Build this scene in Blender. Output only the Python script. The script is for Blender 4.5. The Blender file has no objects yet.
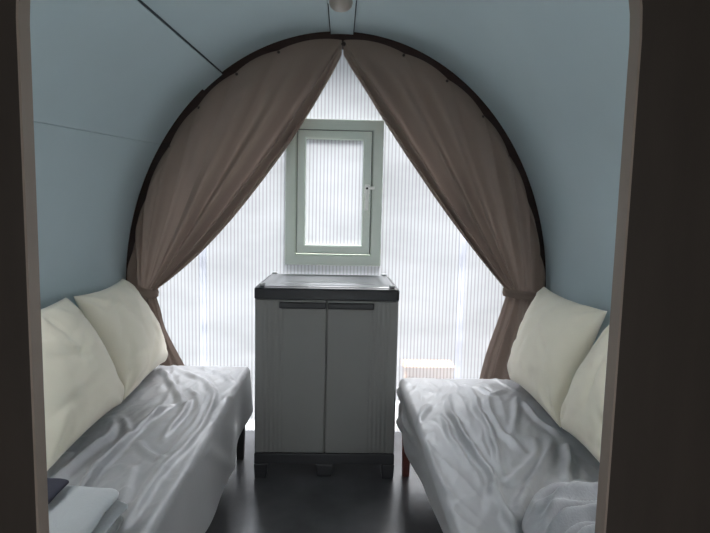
import bpy, bmesh, math, random
import numpy as np
from mathutils import Vector, Matrix, noise

random.seed(4)
S = bpy.context.scene
COL = S.collection
PI = math.pi

# ------------------------------------------------------------------ camera
F, CX, CY = 520.0, 355.0, 266.5
CAM = np.array([0.0, 0.0, 1.24])
_yc = np.array([(341 - CX) / F, (CY - 215) / F, -1.0]); _yc /= np.linalg.norm(_yc)
_r = math.radians(1.25)
_dn = np.array([-math.sin(_r), -math.cos(_r), -0.1]); _dn -= _yc * (_dn @ _yc); _dn /= np.linalg.norm(_dn)
_zc = -_dn
_xc = np.cross(_yc, _zc)
ROT = np.stack([_xc, _yc, _zc])


def ray(px, py):
    return ROT @ np.array([(px - CX) / F, (CY - py) / F, -1.0])


def at(px, py, Y):
    d = ray(px, py); p = CAM + d * (Y / d[1]); return Vector(p)


def atz(px, py, z):
    d = ray(px, py); p = CAM + d * ((z - CAM[2]) / d[2]); return Vector(p)


cd = bpy.data.cameras.new('camera'); cam = bpy.data.objects.new('camera', cd); COL.objects.link(cam)
cd.sensor_width = 36.0; cd.lens = F / 710.0 * 36.0; cd.clip_start = 0.02
cam.matrix_world = Matrix.Translation(Vector(CAM)) @ Matrix([list(r) for r in ROT]).to_4x4()
S.camera = cam

# ------------------------------------------------------------------ materials


def new_mat(name):
    m = bpy.data.materials.new(name); m.use_nodes = True
    nt = m.node_tree; nt.nodes.clear()
    out = nt.nodes.new('ShaderNodeOutputMaterial')
    return m, nt, out


def pbr(name, col, rough=0.6, spec=0.5, var=0.06, vscale=6.0, bump=0.0, bscale=60.0, sheen=0.0, stretch=(1, 1, 1), metal=0.0):
    m, nt, out = new_mat(name)
    N, L = nt.nodes, nt.links
    b = N.new('ShaderNodeBsdfPrincipled')
    b.inputs['Roughness'].default_value = rough
    b.inputs['Specular IOR Level'].default_value = spec
    b.inputs['Metallic'].default_value = metal
    if sheen:
        b.inputs['Sheen Weight'].default_value = sheen
    tc = N.new('ShaderNodeTexCoord')
    mp = N.new('ShaderNodeMapping'); mp.inputs['Scale'].default_value = stretch
    L.new(tc.outputs['Object'], mp.inputs['Vector'])
    n = N.new('ShaderNodeTexNoise'); n.inputs['Scale'].default_value = vscale; n.inputs['Detail'].default_value = 5
    L.new(mp.outputs[0], n.inputs['Vector'])
    r = N.new('ShaderNodeValToRGB')
    r.color_ramp.elements[0].position = 0.3; r.color_ramp.elements[1].position = 0.7
    r.color_ramp.elements[0].color = tuple(c * (1 - var) for c in col) + (1,)
    r.color_ramp.elements[1].color = tuple(min(1, c * (1 + var)) for c in col) + (1,)
    L.new(n.outputs['Fac'], r.inputs['Fac']); L.new(r.outputs[0], b.inputs['Base Color'])
    if bump:
        n2 = N.new('ShaderNodeTexNoise'); n2.inputs['Scale'].default_value = bscale; n2.inputs['Detail'].default_value = 4
        L.new(mp.outputs[0], n2.inputs['Vector'])
        bp = N.new('ShaderNodeBump'); bp.inputs['Strength'].default_value = bump; bp.inputs['Distance'].default_value = 0.004
        L.new(n2.outputs['Fac'], bp.inputs['Height']); L.new(bp.outputs[0], b.inputs['Normal'])
    L.new(b.outputs[0], out.inputs['Surface'])
    return m


def cloth_mat(name, col, transl, rough=0.85):
    """woven cloth that lets a little daylight through"""
    m, nt, out = new_mat(name)
    N, L = nt.nodes, nt.links
    d = N.new('ShaderNodeBsdfDiffuse'); d.inputs['Color'].default_value = (*col, 1); d.inputs['Roughness'].default_value = 0.6
    t = N.new('ShaderNodeBsdfTranslucent'); t.inputs['Color'].default_value = (*col, 1)
    mx = N.new('ShaderNodeMixShader'); mx.inputs[0].default_value = transl
    tc = N.new('ShaderNodeTexCoord'); n = N.new('ShaderNodeTexNoise'); n.inputs['Scale'].default_value = 300
    L.new(tc.outputs['Object'], n.inputs['Vector'])
    bp = N.new('ShaderNodeBump'); bp.inputs['Strength'].default_value = 0.15; bp.inputs['Distance'].default_value = 0.001
    L.new(n.outputs['Fac'], bp.inputs['Height']); L.new(bp.outputs[0], d.inputs['Normal'])
    L.new(d.outputs[0], mx.inputs[1]); L.new(t.outputs[0], mx.inputs[2]); L.new(mx.outputs[0], out.inputs['Surface'])
    return m


def poly_mat(name, pitch=0.0195, web_dark=0.52, clear=0.75):
    """milky twin-wall polycarbonate: denser vertical webs, cloudy patches"""
    m, nt, out = new_mat(name)
    N, L = nt.nodes, nt.links
    tc = N.new('ShaderNodeTexCoord')
    sx = N.new('ShaderNodeSeparateXYZ'); L.new(tc.outputs['Object'], sx.inputs[0])
    mul = N.new('ShaderNodeMath'); mul.operation = 'MULTIPLY'; mul.inputs[1].default_value = 2 * PI / pitch
    L.new(sx.outputs['X'], mul.inputs[0])
    co = N.new('ShaderNodeMath'); co.operation = 'COSINE'; L.new(mul.outputs[0], co.inputs[0])
    mr = N.new('ShaderNodeMapRange'); mr.inputs['From Min'].default_value = 0.1; mr.inputs['From Max'].default_value = 1.0
    L.new(co.outputs[0], mr.inputs['Value'])
    mp = N.new('ShaderNodeMapping'); mp.inputs['Rotation'].default_value = (0, 0.6, 0); mp.inputs['Scale'].default_value = (1.0, 1.0, 2.6)  # slanted cloudy noise: dirt plus blurred outside shadows put into the colour
    L.new(tc.outputs['Object'], mp.inputs['Vector'])
    n = N.new('ShaderNodeTexNoise'); n.inputs['Scale'].default_value = 2.2; n.inputs['Detail'].default_value = 5
    L.new(mp.outputs[0], n.inputs['Vector'])
    cl = N.new('ShaderNodeMapRange'); cl.inputs['From Min'].default_value = 0.35; cl.inputs['From Max'].default_value = 0.7
    cl.inputs['To Min'].default_value = 0.80; cl.inputs['To Max'].default_value = 1.0
    L.new(n.outputs['Fac'], cl.inputs['Value'])
    web = N.new('ShaderNodeMapRange'); web.inputs['To Min'].default_value = 1.0; web.inputs['To Max'].default_value = web_dark
    L.new(mr.outputs[0], web.inputs['Value'])
    pr = N.new('ShaderNodeMath'); pr.operation = 'MULTIPLY'
    L.new(cl.outputs[0], pr.inputs[0]); L.new(web.outputs[0], pr.inputs[1])
    cc = N.new('ShaderNodeCombineColor')
    for k, c in zip(('Red', 'Green', 'Blue'), (0.90, 0.91, 0.95)):
        q = N.new('ShaderNodeMath'); q.operation = 'MULTIPLY'; q.inputs[1].default_value = c
        L.new(pr.outputs[0], q.inputs[0]); L.new(q.outputs[0], cc.inputs[k])
    t = N.new('ShaderNodeBsdfTranslucent'); L.new(cc.outputs[0], t.inputs['Color'])
    rf = N.new('ShaderNodeBsdfTransparent')
    L.new(cc.outputs[0], rf.inputs['Color'])
    d = N.new('ShaderNodeBsdfDiffuse'); d.inputs['Color'].default_value = (0.8, 0.82, 0.85, 1)
    a = N.new('ShaderNodeMixShader'); a.inputs[0].default_value = clear
    L.new(t.outputs[0], a.inputs[1]); L.new(rf.outputs[0], a.inputs[2])
    b = N.new('ShaderNodeMixShader'); b.inputs[0].default_value = 0.12
    L.new(a.outputs[0], b.inputs[1]); L.new(d.outputs[0], b.inputs[2])
    L.new(b.outputs[0], out.inputs['Surface'])
    return m


def clear_mat(name):
    m, nt, out = new_mat(name)
    N, L = nt.nodes, nt.links
    t = N.new('ShaderNodeBsdfTransparent'); t.inputs['Color'].default_value = (0.93, 0.95, 0.97, 1)
    g = N.new('ShaderNodeBsdfGlossy'); g.inputs['Roughness'].default_value = 0.08
    mx = N.new('ShaderNodeMixShader'); mx.inputs[0].default_value = 0.06
    L.new(t.outputs[0], mx.inputs[1]); L.new(g.outputs[0], mx.inputs[2]); L.new(mx.outputs[0], out.inputs['Surface'])
    return m


M = dict(
    shell=pbr('pale blue shell paint', (0.48, 0.575, 0.615), 0.55, 0.35, 0.035, 2.0, 0.04, 25),
    seam=pbr('dark seam shadow', (0.03, 0.04, 0.05), 0.8),
    rail=pbr('dark brown timber', (0.030, 0.012, 0.009), 0.5, 0.4, 0.3, 9, 0.1, 40, stretch=(1, 1, 6)),
    partition=pbr('brown laminate', (0.036, 0.028, 0.023), 0.6, 0.3, 0.10, 5, 0.06, 90, stretch=(6, 6, 1)),
    edge=pbr('taupe edge banding', (0.26, 0.21, 0.18), 0.5, 0.4, 0.05),
    floor=pbr('dark grey vinyl floor', (0.085, 0.085, 0.09), 0.22, 1.0, 0.2, 4, 0.06, 120),
    hall=pbr('hall paint', (0.16, 0.15, 0.14), 0.8),
    poly=poly_mat('milky ribbed polycarbonate'), clear=clear_mat('clear polycarbonate skin'),
    joint=poly_mat('milky joint profile', 0.0225, 1.0, 0.72),
    pvc=pbr('white window plastic', (0.66, 0.71, 0.64), 0.35, 0.5, 0.02),
    gasket=pbr('grey rubber gasket', (0.12, 0.13, 0.12), 0.7),
    handle=pbr('white handle plastic', (0.88, 0.88, 0.84), 0.25),
    black=pbr('black plastic', (0.012, 0.012, 0.013), 0.4),
    curtain=cloth_mat('taupe curtain cloth', (0.265, 0.205, 0.172), 0.16),
    snap=pbr('dark snap metal', (0.06, 0.045, 0.04), 0.35, metal=0.6),
    cab=pbr('light grey plastic', (0.165, 0.165, 0.16), 0.5, 0.3, 0.03, 5, 0.05, 300),
    lid=pbr('charcoal plastic', (0.014, 0.015, 0.018), 0.42, 0.4, 0.08, 5, 0.05, 300),
    ktop=pbr('lid panel with painted sheen', (0.20, 0.205, 0.21), 0.28, 0.5, 0.04, 5, 0.05, 200),
    peg=pbr('pale plug plastic', (0.42, 0.43, 0.43), 0.4),
    sheet=pbr('grey satin sheet', (0.335, 0.335, 0.345), 0.36, 0.6, 0.03, 5, 0.12, 70, sheen=0.15),
    bench=pbr('black bench vinyl', (0.02, 0.02, 0.024), 0.5),
    leg=pbr('dark red brown wood', (0.09, 0.02, 0.014), 0.45, 0.5, 0.25, 9),
    legd=pbr('black stained wood', (0.008, 0.007, 0.007), 0.55),
    pillow=pbr('cream cotton', (0.90, 0.83, 0.69), 0.85, 0.2, 0.03, 4, 0.15, 60, sheen=0.2),
    blanket=pbr('pale grey fleece', (0.43, 0.445, 0.46), 0.9, 0.2, 0.04, 8, 0.25, 140, sheen=0.4),
    towel=pbr('mid grey plush', (0.40, 0.40, 0.42), 0.9, 0.2, 0.05, 10, 0.3, 160, sheen=0.5),
    navy=pbr('dark navy cloth', (0.025, 0.026, 0.045), 0.8),
    lampw=pbr('lamp opal plastic', (0.33, 0.29, 0.26), 0.3),
    opal=cloth_mat('opal fill glazing', (0.80, 0.80, 0.80), 0.75),
    ground=pbr('pale concrete', (0.3, 0.3, 0.28), 0.9, 0.2, 0.08, 1.5),
    dark_bank=pbr('added dark bank', (0.042, 0.043, 0.043), 0.9, 0.1, 0.3, 1.2),
    plank=pbr('orange timber plank', (0.55, 0.26, 0.12), 0.7, 0.3, 0.2, 8, stretch=(1, 6, 6)),
)

# ------------------------------------------------------------------ helpers


def obj(name, bm, mat, parent=None, smooth=False, loc=None, recalc=True):
    if recalc:
        bmesh.ops.recalc_face_normals(bm, faces=bm.faces[:])
    me = bpy.data.meshes.new(name); bm.to_mesh(me); bm.free()
    for m in (mat if isinstance(mat, (list, tuple)) else [mat]):
        me.materials.append(m)
    if smooth:
        me.polygons.foreach_set('use_smooth', [True] * len(me.polygons))
    o = bpy.data.objects.new(name, me); COL.objects.link(o)
    if parent is not None:
        o.parent = parent
        o.matrix_parent_inverse = Matrix.Translation(-Vector(parent.location))
    return o


def thing(name, label, cat, loc, group=None):
    o = bpy.data.objects.new(name, None); COL.objects.link(o)
    o.empty_display_size = 0.05
    o.location = loc; o['label'] = label; o['category'] = cat
    if group: o['group'] = group
    return o


def tag(o, label, cat, group=None):
    o['label'] = label; o['category'] = cat
    if group: o['group'] = group
    return o


def struct(o):
    o['kind'] = 'structure'; return o


def box(bm, x0, x1, y0, y1, z0, z1, bev=0.0, seg=2):
    v = [bm.verts.new(p) for p in ((x0, y0, z0), (x1, y0, z0), (x1, y1, z0), (x0, y1, z0), (x0, y0, z1), (x1, y0, z1), (x1, y1, z1), (x0, y1, z1))]
    fs = [bm.faces.new([v[i] for i in q]) for q in ((3, 2, 1, 0), (4, 5, 6, 7), (0, 1, 5, 4), (1, 2, 6, 5), (2, 3, 7, 6), (3, 0, 4, 7))]
    if bev:
        es = list({e for f in fs for e in f.edges})
        bmesh.ops.bevel(bm, geom=es, offset=bev, segments=seg, profile=0.5, affect='EDGES')
    return bm


def ring_frame(bm, x0, x1, z0, z1, w, y0, y1):
    """rectangular frame in the XZ plane with mitred members, chamfered inner front lip"""
    ou = [(x0, z0), (x1, z0), (x1, z1), (x0, z1)]
    inn = [(x0 + w, z0 + w), (x1 - w, z0 + w), (x1 - w, z1 - w), (x0 + w, z1 - w)]
    lip = 0.006
    mid = [(x0 + w - lip, z0 + w - lip), (x1 - w + lip, z0 + w - lip), (x1 - w + lip, z1 - w + lip), (x0 + w - lip, z1 - w + lip)]
    oub = [(x0 + .004, z0 + .004), (x1 - .004, z0 + .004), (x1 - .004, z1 - .004), (x0 + .004, z1 - .004)]
    loops = [[bm.verts.new((x, y, z)) for x, z in pts] for pts, y in ((ou, y1), (ou, y0 + .004), (oub, y0), (mid, y0), (inn, y0 + lip), (inn, y1))]
    for a, b in zip(loops, loops[1:] + loops[:1]):
        for i in range(4):
            j = (i + 1) % 4
            bm.faces.new((a[i], a[j], b[j], b[i]))
    return bm


def lathe(bm, prof, c, axis='Z', n=32):
    """prof = [(r, h)], closed with caps where r = 0"""
    loops = []
    for r, h in prof:
        if r <= 1e-6:
            loops.append([_ax(bm, 0, 0, h, c, axis)])
        else:
            loops.append([_ax(bm, r * math.cos(2 * PI * k / n), r * math.sin(2 * PI * k / n), h, c, axis) for k in range(n)])
    for a, b in zip(loops, loops[1:]):
        for k in range(n):
            l = (k + 1) % n
            if len(a) == 1 and len(b) == 1: continue
            if len(a) == 1: bm.faces.new((a[0], b[k], b[l]))
            elif len(b) == 1: bm.faces.new((a[k], a[l], b[0]))
            else: bm.faces.new((a[k], a[l], b[l], b[k]))
    return bm


def _ax(bm, a, b, h, c, axis):
    p = {'Z': (a, b, h), 'Y': (a, h, b), 'X': (h, a, b)}[axis]
    return bm.verts.new((c[0] + p[0], c[1] + p[1], c[2] + p[2]))


def grid(bm, P):
    """P: array (n, m, 3) -> quad grid"""
    n, m = len(P), len(P[0])
    V = [[bm.verts.new(P[i][j]) for j in range(m)] for i in range(n)]
    for i in range(n - 1):
        for j in range(m - 1):
            bm.faces.new((V[i][j], V[i + 1][j], V[i + 1][j + 1], V[i][j + 1]))
    return V


def fbm(x, y, z, oct=3):
    return noise.fractal(Vector((x, y, z)), 1.0, 2.0, oct)


def sstep(a, b, x):
    t = min(1, max(0, (x - a) / (b - a))); return t * t * (3 - 2 * t)

# ------------------------------------------------------------------ the pod shell
X0, Z0, EA, EB = -0.008, 0.82, 1.15, 1.376
YP0, YP1 = 0.638, 0.660          # partition with the doorway
YW = 2.885                       # inner face of the polycarbonate end wall
YE = 3.12                        # unseen eave, added to shade the top of the end wall
AB = math.acos(-Z0 / EB)         # angle where the shell meets the floor


def rise(y):
    """the shell's axis climbs a little towards the end wall"""
    return 0.071 * (min(y, 2.84) - 2.84)


def ell(a, off=0.0):
    """point on the arch, a = angle from the top, positive to the right; off = inward offset"""
    nx, nz = math.sin(a) / EA, math.cos(a) / EB
    l = math.hypot(nx, nz)
    return X0 + EA * math.sin(a) - off * nx / l, Z0 + EB * math.cos(a) - off * nz / l


def arch_strip(a0, a1, y0, y1, o0, o1, n, bm=None):
    """solid following the arch from angle a0 to a1, radial offsets o0 (near cavity) .. o1"""
    bm = bm or bmesh.new()
    rows = []
    for i in range(n + 1):
        a = a0 + (a1 - a0) * i / n
        (xa, za), (xb, zb) = ell(a, o0), ell(a, o1)
        r0, r1 = rise(y0), rise(y1)
        rows.append([bm.verts.new(p) for p in ((xa, y0, za + r0), (xa, y1, za + r1), (xb, y1, zb + r1), (xb, y0, zb + r0))])
    for r, s in zip(rows, rows[1:]):
        for k in range(4):
            bm.faces.new((r[k], r[(k + 1) % 4], s[(k + 1) % 4], s[k]))
    bm.faces.new(rows[0]); bm.faces.new(rows[-1][::-1])
    return bm


def shade_auto(o, ang=0.6):
    me = o.data
    me.polygons.foreach_set('use_smooth', [True] * len(me.polygons))
    me.set_sharp_from_angle(angle=ang)
    return o


def ang_of(px, py, Y):
    p = at(px, py, Y)
    return math.atan2((p.x - X0) / EA, (p.z - Z0) / EB)


aL = ang_of(160, 143.5, 2.83)           # thin panel joint low on the left
aS0, aS1 = ang_of(205, 92, 2.83), ang_of(222, 74, 2.83)   # cover strip on the left
aR = -aL
gap = 0.0016
struct(shade_auto(obj('ceiling', arch_strip(aL, aR, 2.84, YE, 0, -0.045, 90, arch_strip(aL, aR, YP1, 2.84, 0, -0.045, 90)), M['shell'])))
# unseen opal window in each side wall's near half, added as fill light
SW0, SW1, SWY0, SWY1 = 1.00, 1.44, 0.84, 1.62
for sg, nm, wn in ((-1, 'wall_left', 'fill_window_left'), (1, 'wall_right', 'fill_window_right')):
    def st(a0, a1, y0, y1, o0, o1, n, bm):
        return arch_strip(*sorted((sg * a0, sg * a1)), y0, y1, o0, o1, n, bm)
    at0 = aR + gap if sg < 0 else aR
    bm = bmesh.new()
    st(at0, AB, SWY1, 2.84, 0, -.045, 50, bm); st(at0, AB, 2.84, YE, 0, -.045, 50, bm); st(at0, AB, YP1, SWY0, 0, -.045, 50, bm)
    st(at0, SW0, SWY0, SWY1, 0, -.045, 3, bm); st(SW1, AB, SWY0, SWY1, 0, -.045, 30, bm)
    struct(shade_auto(obj(nm, bm, M['shell'])))
    wo_ = bpy.data.objects.new(wn, None); COL.objects.link(wo_); struct(wo_)
    wx_, wz_ = ell(sg * (SW0 + SW1) / 2); wo_.location = (wx_, (SWY0 + SWY1) / 2, wz_ + rise(1.23))
    fb = .03 / EB
    bm = bmesh.new()
    st(SW0 + .0005, SW0 + fb, SWY0 + .0005, SWY1 - .0005, .008, -.05, 3, bm); st(SW1 - fb, SW1 - .0005, SWY0 + .0005, SWY1 - .0005, .008, -.05, 3, bm)
    st(SW0 + fb, SW1 - fb, SWY0 + .0005, SWY0 + .03, .008, -.05, 14, bm); st(SW0 + fb, SW1 - fb, SWY1 - .03, SWY1 - .0005, .008, -.05, 14, bm)
    bmesh.ops.remove_doubles(bm, verts=bm.verts[:], dist=1e-6)
    obj('window_frame', bm, M['pvc'], wo_)
    bm = bmesh.new(); pp = []
    for k in range(19):
        qx, qz = ell(sg * (SW0 + fb + (SW1 - SW0 - 2 * fb) * k / 18), -.02)
        pp.append([(qx, SWY0 + .03, qz + rise(SWY0 + .03)), (qx, SWY1 - .03, qz + rise(SWY1 - .03))])
    grid(bm, pp); obj('pane', bm, M['opal'], wo_, True)
# dark timber arch between the shell and the end wall
struct(shade_auto(obj('trim_1', arch_strip(-1.75, 1.75, 2.825, YW, 0.075, 0.0005, 120), M['rail'])))
# ridge cover strip and the left cover strip, each with its edge shadow put in as dark strips
aw = 0.059 / 1.15
struct(shade_auto(obj('trim_2', arch_strip(-aw - .004, aw - .004, YP1 + .002, 2.823, 0.014, 0.0005, 8), M['shell'])))
struct(shade_auto(obj('trim_3', arch_strip(aS0, aS1, YP1 + .002, 2.823, 0.012, 0.0005, 10), M['shell'])))
struct(obj('trim_4', arch_strip(aS1 + .0002, aS1 + .006, YP1 + .002, 2.823, 0.0035, 0.0005, 2), M['seam']))
struct(obj('trim_5', arch_strip(-aw - .0085, -aw - .0042, YP1 + .002, 2.823, 0.0035, 0.0005, 2), M['seam']))
struct(obj('trim_6', arch_strip(aw - .0038, aw + .0005, YP1 + .002, 2.823, 0.0035, 0.0005, 2), M['seam']))

# floor of the pod and of the little hall in front of it
bm = bmesh.new(); box(bm, -1.12, 1.12, -1.3, YW + .02, -0.05, 0.0)
struct(obj('floor', bm, M['floor']))

# ------------------------------------------------------------------ end wall of ribbed sheet, with the window
WX0, WX1, WZ0, WZ1 = -0.305, 0.224, 0.962, 1.752


def arch_x_z(x, off=0.012):
    u = (x - X0) / (EA - off)
    return None if abs(u) >= 1 else Z0 + (EB - off) * math.sqrt(1 - u * u)


def sheet_columns(bm, xs, zlo, zhi):
    """slab columns; inner face (YW) material 0, outer skins material 1"""
    for a, b in zip(xs, xs[1:]):
        za0, zb0 = zlo(a), zlo(b); za1, zb1 = zhi(a), zhi(b)
        f = bm.faces.new([bm.verts.new(p) for p in ((a, YW, za0), (b, YW, zb0), (b, YW, zb1), (a, YW, za1))]); f.material_index = 0
        f = bm.faces.new([bm.verts.new(p) for p in ((a, YW + .016, za0), (a, YW + .016, za1), (b, YW + .016, zb1), (b, YW + .016, zb0))]); f.material_index = 1


xe = EA - 0.013
xs = sorted(set([X0 - xe * math.cos(PI * k / 90) for k in range(91)] + [WX0, WX1]))
bm = bmesh.new()
lowz = lambda x: max(0.001, 2 * Z0 - (arch_x_z(x) or Z0))
hiz = lambda x: arch_x_z(x) or Z0
L_ = [x for x in xs if x <= WX0 + 1e-9]; C_ = [x for x in xs if WX0 - 1e-9 <= x <= WX1 + 1e-9]; R_ = [x for x in xs if x >= WX1 - 1e-9]
sheet_columns(bm, L_, lowz, hiz); sheet_columns(bm, R_, lowz, hiz)
sheet_columns(bm, C_, lowz, lambda x: WZ0); sheet_columns(bm, C_, lambda x: WZ1, hiz)
bmesh.ops.remove_doubles(bm, verts=bm.verts[:], dist=1e-5)
struct(obj('wall_back', bm, [M['poly'], M['clear']], recalc=False))
# joint profiles between the sheets
for k, xj in enumerate((-0.757, 0.684)):
    bm = bmesh.new(); box(bm, xj - .02, xj + .02, YW - .004, YW - .0005, 0.002, arch_x_z(xj) - .05, 0.0012, 1)
    struct(obj('trim_%d' % (7 + k), bm, M['joint']))

# window_1: frame, sash, pane, handle
win = bpy.data.objects.new('window_1', None); COL.objects.link(win); win.location = ((WX0 + WX1) / 2, YW, WZ0); struct(win)
bm = bmesh.new(); ring_frame(bm, WX0, WX1, WZ0, WZ1, 0.060, YW - .022, YW + .045)
obj('window_frame', bm, M['pvc'], win)
sx0, sx1, sz0, sz1 = -0.239, 0.159, 1.030, 1.690
bm = bmesh.new(); ring_frame(bm, sx0, sx1, sz0, sz1, 0.044, YW - .034, YW + .02)
sash = obj('sash', bm, M['pvc'], win)
bm = bmesh.new(); ring_frame(bm, sx0 - .004, sx1 + .004, sz0 - .004, sz1 + .004, 0.006, YW - .0245, YW - .021)
obj('gasket', bm, M['gasket'], sash)
bm = bmesh.new()
px0, px1, pz0, pz1 = sx0 + .042, sx1 - .042, sz0 + .042, sz1 - .042
f = bm.faces.new([bm.verts.new(p) for p in ((px0, YW - .004, pz0), (px1, YW - .004, pz0), (px1, YW - .004, pz1), (px0, YW - .004, pz1))]); f.material_index = 0
f = bm.faces.new([bm.verts.new(p) for p in ((px0, YW + .012, pz0), (px0, YW + .012, pz1), (px1, YW + .012, pz1), (px1, YW + .012, pz0))]); f.material_index = 1
obj('pane', bm, [M['poly'], M['clear']], win, recalc=False)
hx, hz = 0.139, 1.385
bm = bmesh.new(); box(bm, hx - .014, hx + .014, YW - .046, YW - .0345, hz - .03, hz + .022, .004)
hb = obj('handle', bm, M['handle'], win)
bm = bmesh.new(); lathe(bm, [(0, -.028), (.009, -.028), (.011, -.024), (.011, 0), (0, 0)], (hx, YW - .046, hz), 'Y', 20)
obj('spindle', bm, M['handle'], hb, True)
bm = bmesh.new(); lathe(bm, [(0, -.002), (.006, -.002), (.006, 0), (0, 0)], (hx - .002, YW - .0742, hz), 'Y', 16)
obj('lock_button', bm, M['black'], hb)
bm = bmesh.new(); box(bm, hx - .011, hx + .008, YW - .074, YW - .060, hz - .118, hz - .002, .005)
box(bm, hx + .006, hx + .040, YW - .052, YW - .044, hz - .005, hz + .012, .003)
obj('lever', bm, M['handle'], hb)

# ------------------------------------------------------------------ partition and doorway in the foreground
DX0, DX1, DZ1, DR = -0.3775, 0.3535, 1.76, 0.30


def door_loop(off, n=14):
    x0, x1, z1, r = DX0 + off, DX1 - off, DZ1 - off, DR - off
    pts = [(x0, 0.002)]
    pts += [(x0 + r - r * math.cos(PI / 2 * k / n), z1 - r + r * math.sin(PI / 2 * k / n)) for k in range(n + 1)]
    pts += [(x1 - r + r * math.sin(PI / 2 * k / n), z1 - r + r * math.cos(PI / 2 * k / n)) for k in range(n + 1)]
    return pts + [(x1, 0.002)]


def loop_solid(inner, outer, y0, y1):
    bm = bmesh.new()
    A = [[bm.verts.new((x, y, z)) for x, z in pts] for pts, y in ((inner, y0), (outer, y0), (outer, y1), (inner, y1))]
    n = len(inner)
    for a, b in zip(A, A[1:] + A[:1]):
        for i in range(n - 1):
            bm.faces.new((a[i], a[i + 1], b[i + 1], b[i]))
    for i in (0, n - 1):
        bm.faces.new([l[i] for l in A])
    return bm


inn = door_loop(-0.003)
PW, PH = 1.25, 2.35
outp = []
for x, z in inn:                       # push each point of the opening out to the rectangle's border
    cx, cz = (DX0 + DX1) / 2, 0.9
    if z <= 0.0021: outp.append((-PW if x < cx else PW, 0.002)); continue
    dx, dz = x - cx, z - cz
    k = min((PW / abs(dx)) if abs(dx) > 1e-6 else 1e9, ((PH - cz) / dz) if dz > 1e-6 else 1e9)
    outp.append((cx + dx * k, cz + dz * k))
struct(obj('wall_front', loop_solid(inn, outp, YP0, YP1 - .006), M['partition']))
struct(obj('wall_front_bounce', loop_solid(inn, outp, YP1 - .0058, YP1 - .0005), M['shell']))  # unseen pale lining, added to bounce fill light back into the pod
struct(shade_auto(obj('trim_9', loop_solid(door_loop(0), door_loop(-0.0029), YP0 - .0005, YP1), M['edge']), 0.5))
# the unseen hall around the camera; its back doorway is added for fill light
for nm, (a, b, c, d, e, f_) in dict(wall_hall_left=(-1.12, -1.06, -1.3, YP0 - .001, 0.001, 2.3), wall_hall_right=(1.06, 1.12, -1.3, YP0 - .001, 0.001, 2.3),
                                    wall_hall_back=(-1.05, -0.28, -1.3, -1.24, 0.001, 2.3), wall_hall_side=(0.28, 1.05, -1.3, -1.24, 0.001, 2.3), wall_hall_lintel=(-0.279, 0.279, -1.3, -1.24, 2.05, 2.3), ceiling_hall=(-1.12, 1.12, -1.3, YP0 - .001, 2.301, 2.35)).items():
    bm = bmesh.new(); box(bm, a, b, c, d, e, f_); struct(obj(nm, bm, M['hall']))

# ------------------------------------------------------------------ ceiling lamp on the ridge strip
lp = at(341, -3, 2.265); lz = ell(0.0)[1] - 0.0150 + rise(2.265)
lamp = thing('ceiling_lamp', 'small round unlit lamp on the ridge strip of the pale blue ceiling', 'lamp', (lp.x, 2.265, lz))
bm = bmesh.new(); lathe(bm, [(0, 0), (.062, 0), (.064, -.008), (.058, -.016), (0, -.016)], (lp.x, 2.265, lz), n=40)
shade_auto(obj('base', bm, M['shell'], lamp))
bm = bmesh.new(); lathe(bm, [(.05, -.0165), (.05, -.022), (.045, -.036), (.032, -.047), (.015, -.052), (0, -.053)], (lp.x, 2.265, lz), n=40)
obj('dome', bm, M['lampw'], lamp, True)

# ------------------------------------------------------------------ curtains
YC = 2.775


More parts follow.
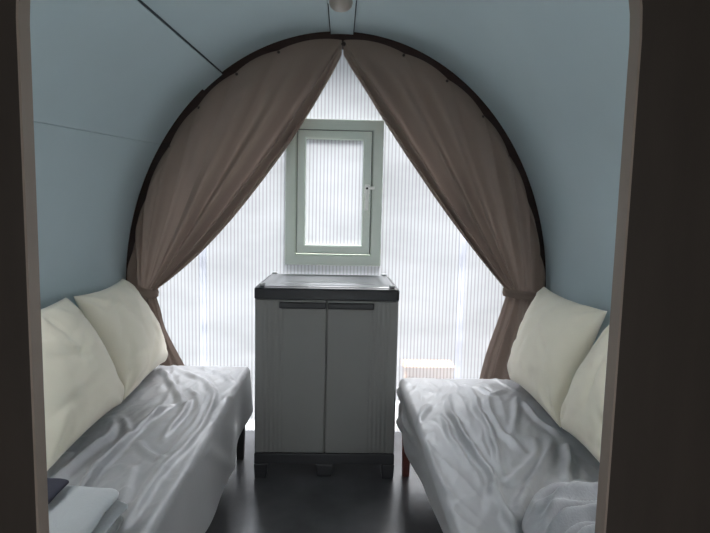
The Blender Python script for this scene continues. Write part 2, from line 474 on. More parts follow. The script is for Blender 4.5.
def curtain(side, label, snaps_px, tie_in, tie_out, sag, tail_l, tail_r, seed):
    """side -1 left, +1 right; cloth runs from the snaps on the arch to the tie, then hangs as a tail"""
    root = thing('curtain', label, 'curtain', (at(tie_in[0], tie_in[1], YC).x, YC, 0.3), 'taupe curtains tied back on the arch')
    INS = 0.047
    sn = [ang_of(px, py, YC) for px, py in snaps_px]
    a_end = side * 1.585
    knots = [side * 0.004] + sn + [a_end]
    Tin, Tout = at(*tie_in, YC), at(*tie_out, YC)
    ns, nt = 220, 90
    g0 = 0.16                                 # share of the cloth bunched at the peak
    P = []
    for i in range(ns + 1):
        s = i / ns
        q = max(0.0, (s - g0) / (1 - g0))
        ang = side * 0.004 + (a_end - side * 0.004) * q
        # position between two snaps
        ph = 0.0
        for k in range(len(knots) - 1):
            lo, hi = sorted((knots[k], knots[k + 1]))
            if lo <= ang <= hi and hi > lo:
                ph = (ang - lo) / (hi - lo); break
        bil = math.sin(PI * ph)
        ax, az = ell(ang, INS - 0.010 * sstep(0.6, 1.0, q) - 0.007 * abs(bil) ** 0.7)
        if s < g0: az -= 0.078 * (1 - s / g0) ** 1.5
        # at the tie the inner half is gathered tight, the outer part stays flat
        ts = (0.42 * (s / 0.55)) if s < 0.55 else 0.42 + 0.58 * (s - 0.55) / 0.45
        tx, tz = Tin.x + (Tout.x - Tin.x) * ts, Tin.z + (Tout.z - Tin.z) * ts
        dx, dz = tx - ax, tz - az
        l = math.hypot(dx, dz) + 1e-6
        nx, nz = (-dz / l, dx / l)             # normal of the thread pointing into the opening
        if nx * side > 0: nx, nz = -nx, -nz
        row = []
        for j in range(nt + 1):
            t = j / nt
            f = max(0.0, 1 - abs(2 * t - 1.08) ** 2.4 / 1.08 ** 2.4)
            if t > 0.54: f = 1 - (abs(2 * t - 1.08) / 0.92) ** 2.4
            f = max(0, f)
            sg = sag * f * (max(0.0, 1 - s / 0.8)) ** 2.0
            x = ax + dx * t + nx * sg; z = az + dz * t + nz * sg
            env = (4 * t * (1 - t)) ** 0.55
            # tight pleats along the inner edge
            w = math.exp(-((s - 0.15) / 0.21) ** 2)
            pl = math.sin(2 * PI * (s / 0.115 + 0.15) + 0.35 * math.sin(5 * t + seed)) 
            y = -0.075 * w * env * (pl if pl > 0 else 0.8 * pl)
            x += nx * 0.006 * w * env * math.cos(2 * PI * (s / 0.115 + .15))
            # broad radiating folds between the snaps
            w2 = sstep(0.16, 0.34, s)
            y += -0.030 * w2 * (bil - 0.5) * (1 - t) ** 0.8
            y += -0.022 * w2 * math.sin(2 * PI * (s * 3.1 + 0.12 * seed) + 0.6 * t) * env
            y += -0.010 * w2 * env * math.sin(2 * PI * (s * 7.3 + 0.3 * seed))
            y += -0.010 * math.exp(-(t / 0.06) ** 2) * abs(bil)
            y += 0.006 * fbm(x * 5, z * 5, seed, 3)
            y += 0.012 * sstep(0.75, 1.0, t) * (1 if s > .5 else 0.4)
            y0_ = 2.820 - 0.012 * abs(bil) - (0.016 * (1 - s / g0) if s < g0 else 0)
            k_ = sstep(0.0, 0.16, t)
            row.append((x, y0_ * (1 - k_) + (YC + y) * k_, z))
        P.append(row)
    bm = bmesh.new(); grid(bm, P)
    obj('drape', bm, M['curtain'], root, True)
    # snaps
    for a in sn:
        x, z = ell(a, INS + 0.010)
        i = int(round((g0 + (1 - g0) * (a / a_end)) * ns)); pt = P[min(ns, max(0, i))][2]
        bm = bmesh.new(); lathe(bm, [(0, -.005), (.004, -.005), (.0075, -.003), (.008, 0), (0, 0)], (x, min(pt[1], P[min(ns, i)][3][1]) - .001, z), 'Y', 14)
        obj('snap_button', bm, M['snap'], root, True)
    # tail
    TP = []
    nu, nv = 90, 50
    L3 = [at(*p, YC) for p in tail_l]; R3 = [at(*p, YC) for p in tail_r]

    def along(C, v):
        k = v * (len(C) - 1); i = min(len(C) - 2, int(k)); t = k - i
        p0 = C[max(0, i - 1)]; p1 = C[i]; p2 = C[i + 1]; p3 = C[min(len(C) - 1, i + 2)]
        return 0.5 * ((2 * p1) + (p2 - p0) * t + (2 * p0 - 5 * p1 + 4 * p2 - p3) * t * t + (3 * p1 - p0 - 3 * p2 + p3) * t ** 3)
    for i in range(nu + 1):
        u = i / nu; row = []
        for j in range(nv + 1):
            v = j / nv
            p = along(L3, v).lerp(along(R3, v), u)
            amp = 0.008 + 0.022 * sstep(0, 0.7, v)
            y = amp * math.sin(2 * PI * (2.6 * u + 0.2 * seed) + 0.8 * v) + 0.4 * amp * math.sin(2 * PI * 6.1 * u + seed + v)
            row.append((p.x, YC + y + .004, p.z))
        TP.append(row)
    bm = bmesh.new(); grid(bm, TP)
    obj('tail', bm, M['curtain'], root, True)
    # tie band: a flat loop of the same cloth around the gather
    c = Tin.lerp(Tout, 0.5); hw = abs(Tin.x - Tout.x) / 2 + 0.014; tilt = (Tout.z - Tin.z) / max(1e-3, abs(Tout.x - Tin.x))
    bm = bmesh.new(); rows = []
    for k in range(49):
        a = 2 * PI * k / 48
        ex = math.copysign(abs(math.cos(a)) ** 0.8, math.cos(a)) * hw; ey = math.sin(a) * 0.042
        zz = c.z + ex * tilt * side - 0.012
        n_ = Vector((math.cos(a) / hw, math.sin(a) / .042, 0)).normalized()
        r = []
        for m_ in range(9):
            h = -1 + m_ / 4
            bul = 0.004 * (1 - h * h) + 0.0015 * math.sin(h * 7 + 3 * a)
            r.append((c.x + ex + n_.x * bul, YC + ey + n_.y * bul, zz + h * 0.022 + .003 * math.sin(2 * a + seed)))
        rows.append(r)
    grid(bm, rows); bmesh.ops.remove_doubles(bm, verts=bm.verts[:], dist=1e-5)
    obj('tie_band', bm, M['curtain'], root, True)
    return root


curtain(-1, 'taupe curtain tied back on the left of the window, above the left bench',
        [(277, 52), (236, 78), (198, 111), (170, 150), (148, 202), (138, 241)],
        (155, 290.5), (133.5, 286), 0.090,
        [(133, 291), (137, 310), (143, 345), (146, 420)], [(155, 293), (161, 310), (168, 333), (196, 385)], 1.0)
rc = curtain(1, 'taupe curtain tied back on the right of the window, above the right bench',
             [(405, 56), (449, 82), (485, 118), (511, 157), (529, 203), (536, 250)],
             (506, 290), (543.5, 293.5), 0.036,
             [(507, 294), (498, 321), (484, 360), (470, 415)], [(541, 296), (540, 330), (538, 370), (536, 415)], 2.3)
# the peak button, shared by both leading edges, is fixed through the right curtain
p = at(343.5, 44, YC - .05)
bm = bmesh.new(); lathe(bm, [(0, -.004), (.008, -.004), (.011, -.002), (.012, 0), (0, 0)], p, 'Y', 18)
obj('peak_button', bm, M['snap'], rc, True)

# ------------------------------------------------------------------ cabinet
KX0, KX1, KY0, KY1, KZ = -0.388, 0.275, 2.345, 2.865, 0.905
cab = thing('plastic_cabinet', 'grey two-door plastic cabinet with a dark lid standing under the window', 'cabinet', ((KX0 + KX1) / 2, (KY0 + KY1) / 2, 0))
bm = bmesh.new(); box(bm, KX0 + .002, KX1 - .002, KY0 + .016, KY1, 0.122, 0.857, .006)
obj('body', bm, M['cab'], cab)
# lid: rim, stepped top with a shallow tray
bm = bmesh.new()
def rrect(x0, x1, y0, y1, r, n=6):
    pts = []
    for cx, cy, a0 in ((x1 - r, y1 - r, 0), (x0 + r, y1 - r, PI / 2), (x0 + r, y0 + r, PI), (x1 - r, y0 + r, 1.5 * PI)):
        pts += [(cx + r * math.cos(a0 + PI / 2 * k / n), cy + r * math.sin(a0 + PI / 2 * k / n)) for k in range(n + 1)]
    return pts
lo = []
for ins, z, r in ((0.001, .853, .02), (-.001, .856, .02), (-.001, .897, .02), (.003, .904, .02), (.012, .908, .02), (.0345, .909, .02)):
    lo.append([bm.verts.new((x, y, z)) for x, y in rrect(KX0 + ins, KX1 - ins, KY0 + ins, KY1 - ins, r)])
for a, b in zip(lo, lo[1:]):
    for i in range(len(a)):
        j = (i + 1) % len(a); bm.faces.new((a[i], a[j], b[j], b[i]))
bm.faces.new(lo[-1]); bm.faces.new(lo[0][::-1])
lid = shade_auto(obj('lid', bm, M['lid'], cab), 0.5)
bm = bmesh.new(); lo = []
for ins, z, r in ((.020, .9085, .02), (.020, .911, .02), (.024, .913, .02), (.070, .914, .02), (.078, .9105, .018), (.100, .9105, .018), (.108, .914, .016)):
    lo.append([bm.verts.new((x, y, z)) for x, y in rrect(KX0 + ins, KX1 - ins, KY0 + ins, KY1 - ins, r)])
for a, b in zip(lo, lo[1:]):
    for i in range(len(a)):
        j = (i + 1) % len(a); bm.faces.new((a[i], a[j], b[j], b[i]))
bm.faces.new(lo[-1]); bm.faces.new(lo[0][::-1])
shade_auto(obj('top_panel', bm, M['ktop'], lid), 0.5)  # lid top made lighter: its grazing reflection is put into the colour
for sx in (KX0 + .032, KX1 - .032):
    for sy in (KY0 + .03, KY1 - .03):
        bm = bmesh.new(); box(bm, sx - .014, sx + .014, sy - .012, sy + .012, .9125, .923, .003)
        obj('corner_plug', bm, M['peg'], lid)
# doors with vertical reeding near the outer side
xm = (KX0 + KX1) / 2
for s, (a, b) in ((-1, (KX0 + .006, xm - .002)), (1, (xm + .002, KX1 - .006))):
    bm = bmesh.new()
    outer = a if s < 0 else b
    zs = [0.126, 0.130, 0.81, 0.85]
    n = 150
    prof = []
    for i in range(n + 1):
        x = a + (b - a) * i / n
        dd = abs(x - outer)
        y = KY0
        if 0.03 < dd < 0.13: y += 0.0020 * (0.5 - 0.5 * math.cos(2 * PI * (dd - .03) / 0.02))
        e = min(x - a, b - x)
        if e < .006: y += .006 - math.sqrt(max(0, .006 ** 2 - (.006 - e) ** 2))
        prof.append((x, y))
    rows = [[bm.verts.new((x, y + (.004 if zz in (zs[0], zs[-1]) else 0), zz)) for x, y in prof] for zz in (zs[0], zs[1], 0.846, zs[-1])]
    back = [[bm.verts.new((x, KY0 + .0155, zz)) for x, y in prof] for zz in (zs[0], zs[-1])]
    for r0, r1 in zip(rows, rows[1:]):
        for i in range(n): bm.faces.new((r0[i], r0[i + 1], r1[i + 1], r1[i]))
    for i in range(n):
        bm.faces.new((rows[-1][i], rows[-1][i + 1], back[1][i + 1], back[1][i]))
        bm.faces.new((back[0][i], back[0][i + 1], rows[0][i + 1], rows[0][i]))
    for i in (0, n):
        bm.faces.new([back[0][i]] + [r[i] for r in rows] + [back[1][i]])
    dr = shade_auto(obj('door', bm, M['cab'], cab), 0.5)
    h0, h1 = (xm - .217, xm - .004) if s < 0 else (xm + .004, xm + .217)
    bm = bmesh.new(); box(bm, h0, h1, KY0 - .012, KY0 + .002, .812, .842, .006)
    obj('handle', bm, M['lid'], dr)
bm = bmesh.new(); box(bm, KX0 + .002, KX1 - .002, KY0 + .004, KY1, .070, .121, .004)
obj('base', bm, M['lid'], cab)
for fx0, fx1, zb in ((KX0, KX0 + .062, 0), (KX1 - .062, KX1, 0), (xm - .04, xm + .04, 0.012)):
    for fy0, fy1 in ((KY0 + .002, KY0 + .07), (KY1 - .07, KY1)):
        if zb and fy0 > KY0 + .1: continue
        bm = bmesh.new(); box(bm, fx0, fx1, fy0, fy1, zb, .0700, .005)
        for v in bm.verts:
            if v.co.z < 0.03:
                v.co.x += (0.5 * (fx0 + fx1) - v.co.x) * 0.12
        obj('foot', bm, M['lid'], cab)

# ------------------------------------------------------------------ benches with sheets
BZ = 0.435     # cushion top; the sheet's plane is 0.45
SZ = 0.45


def wall_x(z, side):
    return X0 + side * EA * math.sqrt(max(0, 1 - ((z - Z0) / EB) ** 2))


def bench(side, xf, y0, y1, label, lmat, fz):
    root = thing('bench', label, 'bench', ((xf + side * 1.0) / 2, (y0 + y1) / 2, 0))
    xb = wall_x(0.16, side) - side * .02
    xa, xc = sorted((xf + side * .035, xb))
    bm = bmesh.new(); box(bm, xa, xc, y0, y1 - .03, fz, fz + .07, .006)
    obj('frame', bm, M['legd'], root)
    xb2 = wall_x(0.30, side) - side * .03
    xa2, xc2 = sorted((xf + side * .033, xb2))
    bm = bmesh.new(); box(bm, xa2, xc2, y0, y1 - .02, fz + .071, BZ - .004, .02, 3)
    obj('cushion', bm, M['bench'], root)
    for lx in (xf + side * .034, xb - side * .12):
        for ly in (y0 + .06, y1 - .085):
            bm = bmesh.new(); box(bm, lx - .022, lx + .022, ly - .022, ly + .022, 0, fz - .0005, .004)
            for v in bm.verts:
                if v.co.z < .1:
                    v.co.x += (lx - v.co.x) * .25; v.co.y += (ly - v.co.y) * .25
            obj('leg', bm, lmat, root)
    return root


def seg_dist(px, py, ax, ay, bx, by):
    vx, vy = bx - ax, by - ay
    t = np.clip(((px - ax) * vx + (py - ay) * vy) / (vx * vx + vy * vy + 1e-12), 0, 1)
    dx, dy = px - (ax + t * vx), py - (ay + t * vy)
    return np.hypot(dx, dy), t, np.sign(vx * (py - ay) - vy * (px - ax))


def ridge_field(X, Y, ridges):
    """raised folds along world polylines [(height, width, [(x, y)...])]"""
    H = np.zeros_like(X)
    wx, wy = np.zeros_like(X), np.zeros_like(X)
    for i in range(X.shape[0]):              # slightly wandering folds
        for j in range(X.shape[1]):
            wx[i, j] = noise.noise(Vector((X[i, j] * 9, Y[i, j] * 7, 1.3)))
            wy[i, j] = noise.noise(Vector((X[i, j] * 9, Y[i, j] * 7, 7.7)))
    X, Y = X + 0.012 * wx, Y + 0.012 * wy
    for h, w, pts in ridges:
        # smooth the polyline
        q = [np.array(p) for p in pts]
        for _ in range(2):
            n_ = [q[0]]
            for a, b in zip(q, q[1:]):
                n_ += [a * .75 + b * .25, a * .25 + b * .75]
            q = n_ + [q[-1]]
        best = np.full_like(X, 9.0); tt = np.zeros_like(X); sgn = np.zeros_like(X)
        N = len(q) - 1
        for k in range(N):
            d, t, sg = seg_dist(X, Y, q[k][0], q[k][1], q[k + 1][0], q[k + 1][1])
            m = d < best
            best = np.where(m, d, best); tt = np.where(m, (k + t) / N, tt); sgn = np.where(m, sg, sgn)
        taper = np.clip(np.minimum(tt, 1 - tt) / 0.30, 0, 1); taper = taper * taper * (3 - 2 * taper) * (1 + 0.35 * wy)
        w = w * 0.85; h = h * 1.15
        ww = np.where(sgn > 0, w, w * 1.7)
        prof = np.exp(-(best / ww) ** 2) - 0.22 * np.exp(-((best - 2.4 * w) / (1.3 * w)) ** 2)
        H += h * taper * prof
    return H


def make_sheet(side, xf, y0, y1, ridges_px, label, zb, skirt_fn, seed):
    ridges = []
    for h, w, pts in ridges_px:
        ridges.append((h, w, [(atz(px, py, SZ).x, atz(px, py, SZ).y) for px, py in pts]))
    xw = wall_x(SZ, side) - side * .035
    top_w = abs(xf - xw)
    R = 0.030
    ny = int((y1 - y0) / 0.0075)
    d_top = np.linspace(0, top_w - R, int(top_w / 0.0075))
    n_r = 7; n_s = 34
    Xs = []; kinds = []
    for d in d_top: Xs.append((0, d))
    for k in range(1, n_r + 1): Xs.append((1, k / n_r))
    for k in range(1, n_s + 1): Xs.append((2, k / n_s))
    P = np.zeros((len(Xs), ny + 1, 3))
    ys = np.linspace(y0, y1, ny + 1)
    for i, (kd, v) in enumerate(Xs):
        if kd == 0:
            P[i, :, 0] = xw - side * v; P[i, :, 2] = SZ
        elif kd == 1:
            a = v * PI / 2
            P[i, :, 0] = xf + side * (R - R * math.sin(a)); P[i, :, 2] = SZ - R + R * math.cos(a)
        else:
            P[i, :, 0] = xf; P[i, :, 2] = 0
        P[i, :, 1] = ys
    top = np.array([k[0] for k in Xs]) <= 1
    H = ridge_field(P[top][:, :, 0], P[top][:, :, 1], ridges)
    for i in range(H.shape[0]):
        for j in range(H.shape[1]):
            x, y = P[i, j, 0], P[i, j, 1]
            rd = 1 - abs(noise.noise(Vector((x * 11 + 1.5 * y + 0.6 * math.sin(y * 5), y * 2.6, seed + 2))))
            rd2 = 1 - abs(noise.noise(Vector((x * 17 - 6 * y, y * 4.5 + x * 2, seed + 9))))
            H[i, j] += 0.0045 * rd ** 7 + 0.0028 * rd2 ** 8
            H[i, j] += 0.0035 * fbm(x * 7, y * 3.5, seed, 3) + 0.0012 * fbm(x * 22, y * 12, seed + 5, 2)
    P[top, :, 2] += H
    for i, (kd, v) in enumerate(Xs):
        if kd == 2:
            for j, y in enumerate(ys):
                zt = SZ - R + H[-1, j]; zlo = zb(y) + 0.008 * math.sin(y * 9 + seed)
                P[i, j, 2] = zt + (zlo - zt) * v
                P[i, j, 0] = xf + side * skirt_fn(v, y)
    # droop over the far end
    for k in range(12):
        pass
    V = [[tuple(P[i, j]) for j in range(ny + 1)] for i in range(len(Xs))]
    for i in range(len(Xs)):
        last = P[i, ny]
        for k in range(1, 13):
            a = min(1, k / 4) * PI / 2
            if Xs[i][0] <= 1:
                yy = last[1] + 0.02 * math.sin(a); zz = last[2] - 0.02 * (1 - math.cos(a)) - max(0, k - 4) * 0.026
                zz = max(zz, 0.2)
                xx_ = last[0] + (side * 0.004 * k if Xs[i][0] == 1 else 0)
                xx_ = side * min(side * xx_, side * wall_x(zz, side) - .03)
                V[i].append((xx_, yy + 0.004 * math.sin(last[0] * 25) * (k / 12), zz))
            else:
                V[i].append((last[0] + side * 0.004 * k, last[1] + 0.02 * math.sin(a) * (1 - .3 * Xs[i][1]), last[2] - 0.0005 * k))
    bm = bmesh.new(); grid(bm, V)
    o = obj('bed_sheet', bm, M['sheet'], None, True)
    tag(o, label, 'sheet', 'grey sheets over the benches')
    return o


def zz8(pts):   # zoomed crop of the left bench -> photo pixels
    return [(20 + x / 2.958, 353 + y / 2.958) for x, y in pts]


def zr(pts):
    return [(390 + x / 2.958, 353 + y / 2.958) for x, y in pts]


XL, XR = -0.452, 0.300
YL1, YR1 = 2.63, 2.47
Y0B = 0.80
left_r = [
    (.016, .012, zz8([(425, 50), (450, 95), (485, 158)])),
    (.013, .013, zz8([(440, 35), (500, 60), (560, 90), (577, 120), (570, 160), (525, 240), (440, 330), (360, 430), (300, 520), (260, 600)])),
    (.010, .011, zz8([(560, 110), (535, 180), (495, 245), (430, 315), (370, 375)])),
    (.013, .012, zz8([(475, 148), (420, 165), (335, 240), (262, 310), (200, 390), (150, 470)])),
    (.013, .012, zz8([(300, 180), (325, 235), (275, 290), (215, 365), (170, 440)])),
    (.015, .013, zz8([(285, 185), (272, 240), (195, 300), (130, 355), (80, 400)])),
    (.010, .010, zz8([(500, 138), (480, 190), (412, 272)])),
    (.011, .011, zz8([(345, 262), (375, 300), (435, 322)])),
    (.008, .012, zz8([(335, 330), (312, 400), (305, 460)])),
    (.007, .010, zz8([(500, 100), (540, 150), (470, 240)])),
    (.009, .014, zz8([(520, 40), (590, 60), (640, 90)])),
    (.006, .010, zz8([(455, 90), (430, 150), (380, 200)])),
    (.009, .014, zz8([(160, 290), (120, 330), (90, 370)])),
    (.008, .02, zz8([(560, 300), (450, 410), (380, 530)])),
]
right_r = [
    (.018, .012, zr([(168, 115), (178, 170), (205, 225), (250, 290), (292, 355), (330, 440), (372, 540), (400, 640)])),
    (.014, .012, zr([(240, 95), (262, 170), (300, 225), (318, 280), (325, 330), (334, 378)])),
    (.012, .011, zr([(378, 125), (372, 180), (365, 245)])),
    (.012, .012, zr([(290, 120), (293, 165), (328, 235), (370, 262), (405, 305)])),
    (.020, .014, zr([(468, 240), (480, 290), (450, 345), (405, 415), (382, 480), (374, 540)])),
    (.012, .012, zr([(420, 250), (445, 295), (400, 350), (342, 398)])),
    (.016, .012, zr([(520, 270), (530, 330), (528, 400)])),
    (.010, .012, zr([(385, 130), (440, 200), (505, 250)])),
    (.007, .012, zr([(120, 150), (85, 210)])),
    (.008, .012, zr([(340, 110), (300, 130), (262, 100)])),
    (.008, .011, zr([(100, 250), (130, 330), (190, 440)])),
    (.009, .012, zr([(330, 380), (300, 420), (310, 480)])),
    (.008, .011, zr([(150, 180), (190, 270), (250, 350)])),
]


def skirt_l(v, y):
    # hangs freely, flaring a little in slow folds
    return -(0.012 * v * (math.sin(y * 7.0 + .5) + 0.5 * math.sin(y * 15 + 1)) + 0.012 * v) - .006 * math.exp(-((y - 1.75 - .35 * v) / .05) ** 2)


def skirt_r(v, y):
    far = sstep(1.75, 2.25, y)
    crump = far * (0.007 * math.sin(v * 16 + 2.5 * math.sin(y * 8)) + 0.006 * math.sin(v * 9 - y * 14)) * sstep(0, .15, v)
    return 0.012 * v * (1 - far) - 0.004 * v * far + crump + 0.006 * v * math.sin(y * 11)


bench(-1, XL, Y0B, YL1, 'low bench under the grey sheet left of the cabinet, on black legs', M['legd'], 0.19)
bench(1, XR, Y0B, YR1, 'low bench under the grey sheet right of the cabinet, on reddish brown legs', M['leg'], 0.27)
make_sheet(-1, XL, Y0B, YL1, left_r, 'creased grey satin sheet over the left bench, hanging low over its front', lambda y: 0.168 + 0.045 * sstep(2.0, 2.55, y), skirt_l, 2.0)
make_sheet(1, XR, Y0B, YR1, right_r, 'creased grey satin sheet over the right bench, with a crumpled front hem', lambda y: 0.225 + 0.09 * sstep(2.2, 1.4, y) if False else 0.225 + 0.1 * (1 - sstep(1.4, 2.2, y)), skirt_r, 7.0)

# ------------------------------------------------------------------ pillows


def pillow(corners, label, puff, seed, back=0.045):
    """corners: near-bottom, far-bottom, far-top, near-top"""
    nb, fb, ft, nt_ = [Vector(c) for c in corners]
    nrm = (fb - nb).cross(nt_ - nb).normalized()
    cx = (nb + fb + ft + nt_) / 4
    if nrm.x * cx.x > 0: nrm = -nrm
    n = 64
    rnd = random.Random(seed)
    wr = [(rnd.uniform(-1, 1), rnd.uniform(-1, 1), rnd.uniform(0, PI), rnd.uniform(.3, 1)) for _ in range(9)]

    def pt(u, v, sgn):
        # pull the sides in between the corners
        uu = u * (1 - 0.075 * (1 - v * v)); vv = v * (1 - 0.075 * (1 - u * u))
        a = nb.lerp(fb, (uu + 1) / 2); b = nt_.lerp(ft, (uu + 1) / 2)
        p = a.lerp(b, (vv + 1) / 2)
        e = max(0, (1 - u * u)) * max(0, (1 - v * v))
        th = e ** 0.42
        # belly settles low
        th *= 1.0 - 0.10 * v
        w = 0
        for (a_, b_, g, k) in wr:   # soft dents and creases
            du, dv = u - a_ * .8, v - b_ * .8
            l = du * math.cos(g) + dv * math.sin(g); q = -du * math.sin(g) + dv * math.cos(g)
            w += -0.012 * k * math.exp(-(l / .45) ** 2 - (q / .07) ** 2)
        for cu in (-1, 1):
            for cv in (-1, 1):      # gathers that fan out of each corner
                du, dv = u - cu * 1.02, v - cv * 1.02
                rr = math.hypot(du, dv); an = math.atan2(dv, du)
                w += 0.010 * math.sin(an * 9 + seed + cu) * math.exp(-((rr - .28) / .22) ** 2)
        # shallow pleats running in from the top seam
        w += 0.007 * math.sin(u * 14 + seed) * math.exp(-((v - 1) / .22) ** 2)
        w += 0.006 * fbm(u * 2.2 + seed, v * 2.2, seed, 3)
        amt = (puff if sgn > 0 else back) * th + (w * min(1, th * 1.6) if sgn > 0 else 0)
        return p + nrm * (amt if sgn > 0 else -amt)
    bm = bmesh.new()
    us = [math.sin(PI / 2 * (-1 + 2 * i / n)) * 0.55 + 0.45 * (-1 + 2 * i / n) for i in range(n + 1)]
    for sgn in (1, -1):
        grid(bm, [[pt(u, v, sgn) for v in us] for u in us])
    bmesh.ops.remove_doubles(bm, verts=bm.verts[:], dist=1e-5)
    o = obj('pillow', bm, M['pillow'], None, True)
    tag(o, label, 'pillow', 'cream pillows along the walls')
    return o


PZ = 0.475
pillow([(-.865, 2.06, PZ), (-.885, 2.62, PZ), (-1.085, 2.61, .90), (-1.06, 2.08, .895)], 'cream pillow on the left bench nearest the curtain', .125, 8)
pillow([(-.845, 1.47, PZ), (-.86, 2.03, PZ), (-1.075, 2.05, .895), (-1.07, 1.50, .895)], 'cream pillow on the left bench nearest the doorway', .13, 11)
pillow([(.825, 1.83, PZ), (.825, 2.40, PZ), (1.025, 2.56, .905), (1.06, 2.00, .885)], 'cream pillow on the right bench nearest the curtain', .125, 23)
pillow([(.81, 1.345, PZ), (.83, 1.83, PZ), (1.06, 1.93, .87), (1.06, 1.40, .87)], 'cream pillow on the right bench half hidden by the doorway', .12, 31)

# ------------------------------------------------------------------ folded blankets


def slab_layer(bm, x0, x1, y0, y1, z0, z1, seed, wob=.006):
    """one rounded fold of a blanket"""
    nx, n = 40, 36
    cz, hz_ = (z0 + z1) / 2, (z1 - z0) / 2
    rows = []
    for i in range(nx + 1):
        u = -1 + 2 * i / nx
        e = (max(0, 1 - abs(u) ** 5)) ** .5
        r = []
        for k in range(n):
            a = 2 * PI * k / n
            ca, sa = math.cos(a), math.sin(a)
            yy = math.copysign(abs(ca) ** .35, ca); zz = math.copysign(abs(sa) ** .6, sa)
            x = (x0 + x1) / 2 + (x1 - x0) / 2 * u
            y = (y0 + y1) / 2 + (y1 - y0) / 2 * yy * (.75 + .25 * e)
            z = cz + hz_ * zz * max(.04, e)
            x += wob * fbm(y * 9, z * 20, seed, 2) * 1.5; y += wob * fbm(x * 9, z * 20, seed + 3, 2)
            if sa > -.3: z += wob * .7 * fbm(x * 10, y * 10, seed + 7, 3)
            r.append(bm.verts.new((x, y, z)))
        rows.append(r)
    for a, b in zip(rows, rows[1:]):
        for k in range(n):
            bm.faces.new((a[k], a[(k + 1) % n], b[(k + 1) % n], b[k]))
    bm.faces.new(rows[0]); bm.faces.new(rows[-1][::-1])


bl = thing('folded_blanket', 'pale grey folded blanket at the near end of the left bench', 'blanket', (-.75, 1.1, SZ))
for (a, b, c, d, e, f_, sd) in ((-.97, -.522, .93, 1.275, .476, .496, 1.0), (-.975, -.518, .92, 1.28, .498, .517, 5.0), (-.975, -.540, .92, 1.285, .520, .546, 8.0)):
    bm = bmesh.new(); slab_layer(bm, a, b, c, d, e, f_, sd, .010); obj('fold', bm, M['blanket'], bl, True)
q0, q1 = at(50, 494, 1.24), at(66, 494, 1.24)
bm = bmesh.new(); slab_layer(bm, q0.x - .12, q1.x, 1.14, 1.275, .552, .568, 9.0, .004)
tag(obj('folded_cloth', bm, M['navy'], None, True), 'dark navy cloth lying on the pale blanket beside the left door jamb', 'cloth')

bm = bmesh.new()
n1, n2 = 110, 100
bx0, bx1, by0, by1 = .455, .93, .88, 1.325
arcs = []
rb = random.Random(5)
for k in range(9):
    yy = by1 - .025 - k * .046
    t0 = rb.uniform(-.02, .02)
    arcs.append((rb.uniform(.028, .042), rb.uniform(.011, .016), [(bx0 + .005 + t0, yy - .075 - rb.uniform(0, .03)), (bx0 + .05, yy - .03), (bx0 + .13, yy - .008 + t0), (bx0 + .24, yy + rb.uniform(-.02, .015)), (bx0 + .36, yy + rb.uniform(-.02, .02)), (bx1 + .05, yy + t0)]))
arcs.append((.02, .012, [(bx0 + .03, by1 - .16), (bx0 + .10, by1 - .10), (bx0 + .22, by1 - .085), (bx0 + .30, by1 - .05)]))
GX, GY = np.meshgrid(np.linspace(-1, 1, n1 + 1), np.linspace(-1, 1, n2 + 1), indexing='ij')
# squircle outline
rr = (np.abs(GX) ** 3 + np.abs(GY) ** 3) ** (1 / 3)
mx_ = np.maximum(np.abs(GX), np.abs(GY))
k_ = np.where(rr > 1e-6, mx_ / np.maximum(rr, 1e-6), 1)
WX = (bx0 + bx1) / 2 + GX * k_ * (bx1 - bx0) / 2; WY = (by0 + by1) / 2 + GY * k_ * (by1 - by0) / 2
prof = np.clip(1 - mx_ ** 4, 0, 1) ** .5
HH = SZ + .028 + .058 * prof + ridge_field(WX, WY, arcs) * np.clip(prof * 1.5, 0, 1)
topv = grid(bm, [[(WX[i, j], WY[i, j], HH[i, j] + .004 * fbm(WX[i, j] * 14, WY[i, j] * 14, 3, 3)) for j in range(n2 + 1)] for i in range(n1 + 1)])
edge = [topv[i][0] for i in range(n1)] + [topv[n1][j] for j in range(n2)] + [topv[i][n2] for i in range(n1, 0, -1)] + [topv[0][j] for j in range(n2, 0, -1)]
bm.faces.new(edge)
tag(obj('crumpled_blanket', bm, M['towel'], None, True), 'ruffled grey plush blanket at the near end of the right bench', 'blanket')

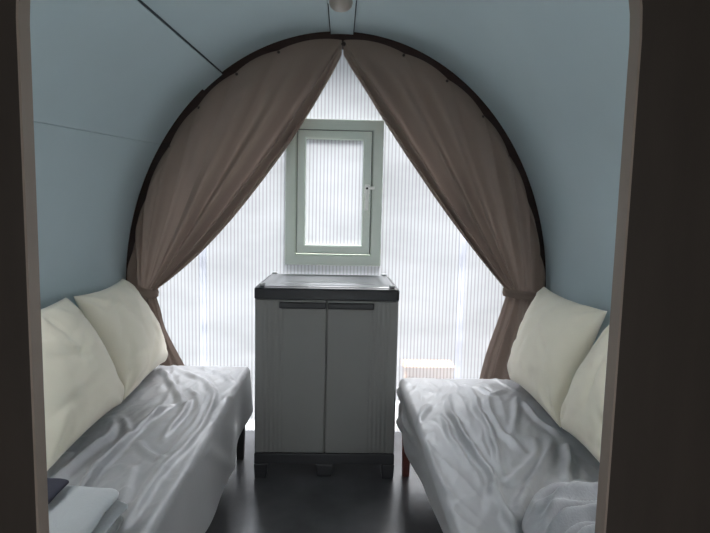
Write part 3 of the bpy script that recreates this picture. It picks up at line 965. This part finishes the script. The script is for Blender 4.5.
# ------------------------------------------------------------------ outside
bm = bmesh.new(); box(bm, -14, 14, -14, 30, -0.30, -0.12)
struct(obj('ground', bm, M['ground']))
bm = bmesh.new()
grid(bm, [[(x, 3.35 + 4.5 * t, -0.118 + 3.9 * t ** 2.4 + 0.05 * fbm(x * .8, t * 4, 2, 3)) for x in np.linspace(-12, 12, 60)] for t in np.linspace(0, 1, 40)])
struct(obj('added_bank', bm, M['dark_bank'], None, True))  # added bank, kept dark to tone down the brightness behind the end wall
b0, b1 = at(404, 372, 3.12), at(456, 372, 3.12); bt = at(430, 367, 3.12).z
crate = thing('timber_box', 'low pale orange timber box outside, dimly seen through the ribbed wall above the right bench', 'box', ((b0.x + b1.x) / 2, 3.18, -0.12))
bm = bmesh.new(); box(bm, b0.x + .02, b1.x - .02, 3.13, 3.27, -0.119, bt - .03, .004); obj('body', bm, M['plank'], crate)
bm = bmesh.new(); box(bm, b0.x, b1.x, 3.115, 3.285, bt - .0295, bt, .004); obj('lid', bm, M['plank'], crate)
W = bpy.data.worlds.new('sky'); S.world = W; W.use_nodes = True
nt = W.node_tree; nt.nodes.clear()
wo = nt.nodes.new('ShaderNodeOutputWorld'); bg = nt.nodes.new('ShaderNodeBackground')
tcw = nt.nodes.new('ShaderNodeTexCoord'); sxw = nt.nodes.new('ShaderNodeSeparateXYZ')
nt.links.new(tcw.outputs['Generated'], sxw.inputs[0])
# overcast sky: three times as bright overhead as at the horizon
mrw = nt.nodes.new('ShaderNodeMapRange'); mrw.inputs['To Min'].default_value = 1.0 / 3; mrw.inputs['To Max'].default_value = 1.0
nt.links.new(sxw.outputs['Z'], mrw.inputs['Value'])
mlw = nt.nodes.new('ShaderNodeMath'); mlw.operation = 'MULTIPLY'; mlw.inputs[1].default_value = 6.0
nt.links.new(mrw.outputs[0], mlw.inputs[0])
bg.inputs['Color'].default_value = (0.98, 1.0, 1.02, 1)
nt.links.new(mlw.outputs[0], bg.inputs['Strength'])
nt.links.new(bg.outputs[0], wo.inputs['Surface'])
sd = bpy.data.lights.new('sun', 'SUN'); so = bpy.data.objects.new('sun', sd); COL.objects.link(so)
sd.energy = 4.2; sd.angle = math.radians(26); sd.color = (1, .96, .9)
so.rotation_euler = (Vector((-.16, -.60, -.77))).to_track_quat('-Z', 'Y').to_euler()

# ------------------------------------------------------------------ view
v = S.view_settings; v.view_transform = 'Standard'; v.look = 'None'; v.gamma = 1.0; v.exposure = 1.15; v.use_curve_mapping = False
S.cycles.use_denoising = True
S.cycles.max_bounces = 14; S.cycles.diffuse_bounces = 9; S.cycles.transmission_bounces = 8; S.cycles.transparent_max_bounces = 10
S.cycles.sample_clamp_indirect = 6.0; S.cycles.caustics_reflective = False; S.cycles.caustics_refractive = False
